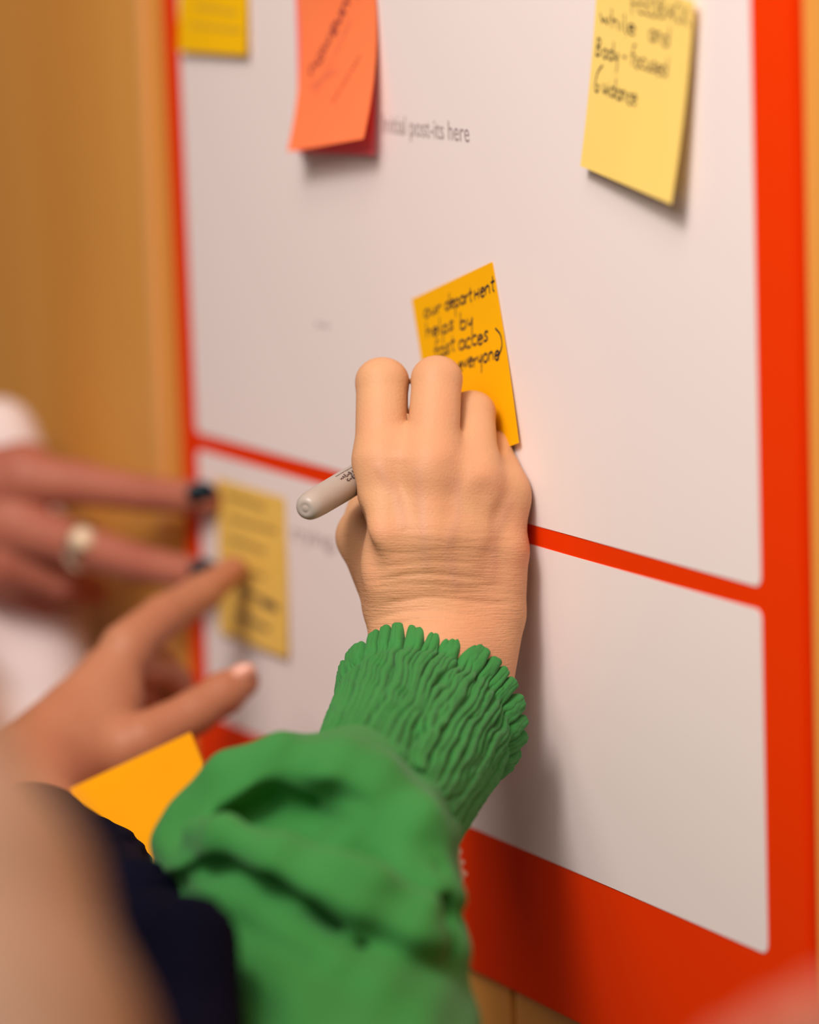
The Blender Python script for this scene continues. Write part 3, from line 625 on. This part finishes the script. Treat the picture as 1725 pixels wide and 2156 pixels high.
# ------------------------------------------------------------------ person with navy sleeve (left, lower)
def sdfB(Q):
    mm = .001
    fi = chain(Q, [P(265, 1362, 1.735), P(340, 1300, 1.757), P(425, 1248, 1.785), P(492, 1200, 1.806)], [11.5*mm, 10*mm, 8.8*mm, 6.6*mm])
    fm = chain(Q, [P(255, 1400, 1.742), P(335, 1405, 1.775), P(372, 1440, 1.80), P(330, 1480, 1.81)], [11*mm, 9*mm, 8*mm, 7*mm])
    fr = chain(Q, [P(215, 1420, 1.75), P(290, 1450, 1.785), P(310, 1490, 1.81), P(270, 1520, 1.81)], [11*mm, 9*mm, 8*mm, 7*mm])
    fk = chain(Q, [P(180, 1450, 1.76), P(240, 1500, 1.79), P(260, 1530, 1.81), P(220, 1550, 1.81)], [10*mm, 8.5*mm, 7.5*mm, 6.5*mm])
    th = chain(Q, [P(180, 1610, 1.70), P(300, 1560, 1.70), P(410, 1500, 1.710), P(470, 1460, 1.718), P(510, 1435, 1.723)], [15*mm, 12.5*mm, 9.8*mm, 9.6*mm, 7.8*mm], 3*mm)
    d = smin(smin(fi, fm, 1.5*mm), smin(fr, fk, 1.5*mm), 1.5*mm)
    b = chain(Q, [P(262, 1385, 1.735), P(160, 1500, 1.715), P(60, 1610, 1.68)], [12*mm, 15*mm, 19*mm])
    b = smin(b, chain(Q, [P(225, 1415, 1.745), P(140, 1520, 1.73), P(50, 1620, 1.69)], [12*mm, 15*mm, 19*mm]), 7*mm)
    b = smin(b, chain(Q, [P(240, 1480, 1.725), P(200, 1560, 1.71), P(100, 1650, 1.68)], [14*mm, 20*mm, 19*mm]), 9*mm)
    b = smin(b, chain(Q, [P(70, 1640, 1.68), P(72, 1785, 1.62), P(180, 1870, 1.53)], [21*mm, 21*mm, 21*mm]), 10*mm)
    return smin(smin(d, b, 4*mm), th, 5*mm)
pB = empty('person', P(80, 1640, 1.68)); tag(pB, 'person in navy ribbed sweater with spread index finger and thumb holding a yellow pad', 'person')
bb = np.array([P(x, y, z) for x in (-130, 600) for y in (1100, 2120) for z in (1.44, 1.87)])
v, f = net(sdfB, bb.min(0), np.minimum(bb.max(0), [9, .01, 9]), .0016)
v[:, 1] = np.minimum(v[:, 1], -.0012)
handB = fastmesh('hand', v, f, M['skin_tan'], pB)
nail(P(508, 1424, 1.7150), CA[0]*.8+CA[1]*.55, CA[1]*.8-CA[0]*.5+CA[2]*.2, .0075, .0052, M['nail'], handB)
def sdfNavy(Q):
    mm = .001
    d = chain(Q, [P(70, 1775, 1.62), P(180, 1870, 1.53), P(255, 2010, 1.43), P(320, 2250, 1.33), P(270, 2500, 1.26)], [26*mm, 27*mm, 29*mm, 29*mm, 36*mm], 8*mm)
    d = smin(d, chain(Q, [P(395, 1990, 1.325), P(402, 2160, 1.310), P(370, 2480, 1.25)], [18*mm, 18*mm, 22*mm]), 12*mm)
    d = smin(d, ell(Q, P(285, 1930, 1.42), CA, (19*mm, 22*mm, 20*mm)), 8*mm)
    d = smin(d, ell(Q, P(335, 2010, 1.358), CA, (19*mm, 24*mm, 19*mm)), 12*mm)
    q = (Q-P(300, 2000, 1.4)) @ CA.T
    return d+.0004*np.sin((q[:, 1]+.15*q[:, 0])*2*np.pi/.0045)
bb = np.array([P(x, y, z) for x in (-60, 560) for y in (1600, 2600) for z in (1.22, 1.68)])
v, f = net(sdfNavy, bb.min(0), bb.max(0), .0017); fastmesh('sleeve', v, f, M['navy'], pB)
# sticky pad held under that hand: a stack of sheets
def pad():
    A_, B_, C_ = P(398, 1545, 1.63), P(455, 1690, 1.60), P(120, 1735, 1.63)
    A_ = A_+RC[:, 2]*.012; u = B_-A_+RC[:, 2]*.012; w = C_-A_; u = nrm(u)*.0762; w = nrm(w-nrm(u)*(w@nrm(u)))*.0762; n = nrm(np.cross(u, w)); n = n if n@CA[2] < 0 else -n
    o = None
    for k in range(8):
        j = .0004*math.sin(k*2.3); bm = bmesh.new()
        a = A_+n*.0013*k+u*j/.0762*.8
        co = [a, a+u, a+u+w, a+w]; vs = [bm.verts.new(c) for c in co]+[bm.verts.new(c+n*.00115) for c in co]
        for q in ((0, 1, 2, 3), (7, 6, 5, 4), (0, 4, 5, 1), (1, 5, 6, 2), (2, 6, 7, 3), (3, 7, 4, 0)): bm.faces.new([vs[i] for i in q])
        bmesh.ops.recalc_face_normals(bm, faces=bm.faces[:]); me = bpy.data.meshes.new('sheet'); bm.to_mesh(me); bm.free()
        if o is None:
            o = empty('sticky_pad', A_); tag(o, 'amber yellow sticky pad held below the lower left hand beside the green sleeve', 'sticky pad')
        c = link('sheet', me, M['pad'], None, False); bpy.context.view_layer.update(); c.parent = o; c.matrix_parent_inverse = o.matrix_world.inverted()
pad()

# ------------------------------------------------------------------ two people close to the lens
def sdfN(Q):
    d = chain(Q, [P(-330, 1250, 1.02), P(-190, 1600, .98), P(-95, 1900, .95), P(-10, 2250, .92), P(60, 2700, .88)], [.022, .026, .033, .036, .040], .01)
    for i in range(4):                            # its hand rests out of the picture
        x = -560+75*i; h_ = (0, -40, -30, 30)[i]
        c = chain(Q, [P(-350+12*i, 1180, 1.025), P(x, 760+h_, 1.05), P(x-50, 480+h_, 1.075), P(x-55, 340+h_, 1.105), P(x-40, 290+h_, 1.13)], [.014, .0118, .0098, .0085, .007], .003)
        d = smin(d, c, .007 if i == 0 else .005)
    return smin(d, chain(Q, [P(-330, 1080, 1.03), P(-230, 880, 1.07), P(-240, 690, 1.09)], [.016, .0115, .009], .003), .007)
pN = empty('person', P(-30, 2156, .93)); tag(pN, 'person close to the lens at the lower left, only a blurred bare forearm seen', 'person')
bb = np.array([P(x, y, z) for x in (-800, 520) for y in (150, 3050) for z in (.82, 1.15)])
v, f = net(sdfN, bb.min(0), bb.max(0), .003); fastmesh('forearm', v, f, M['skin_near'], pN)
def sdfR(Q):
    d = None
    for i, (x, y, z) in enumerate(((1560, 2235, .90), (1650, 2185, .89), (1745, 2140, .885), (1840, 2120, .88))):
        c = chain(Q, [P(x+70, y+330, z+.01), P(x, y+20, z-.005), P(x-70, y+75, z+.02), P(x-40, y+150, z+.035)], [.011, .0092, .0082, .0072])
        d = c if d is None else smin(d, c, .0025)
    b = chain(Q, [P(1770, 2520, .90), P(1950, 2950, .88), P(2000, 3300, .86)], [.030, .026, .03])
    t = chain(Q, [P(1680, 2720, .89), P(1540, 2560, .90), P(1550, 2440, .92)], [.013, .010, .0085])
    return smin(smin(d, b, .012), t, .006)
pR = empty('person', P(1780, 2560, 1.0)); tag(pR, 'person at the lower right corner, only blurred pink knuckles close to the lens', 'person')
bb = np.array([P(x, y, z) for x in (1330, 2350) for y in (1980, 3650) for z in (.80, .98)])
v, f = net(sdfR, bb.min(0), bb.max(0), .0025); fastmesh('hand', v, f, M['skin_pink'], pR)
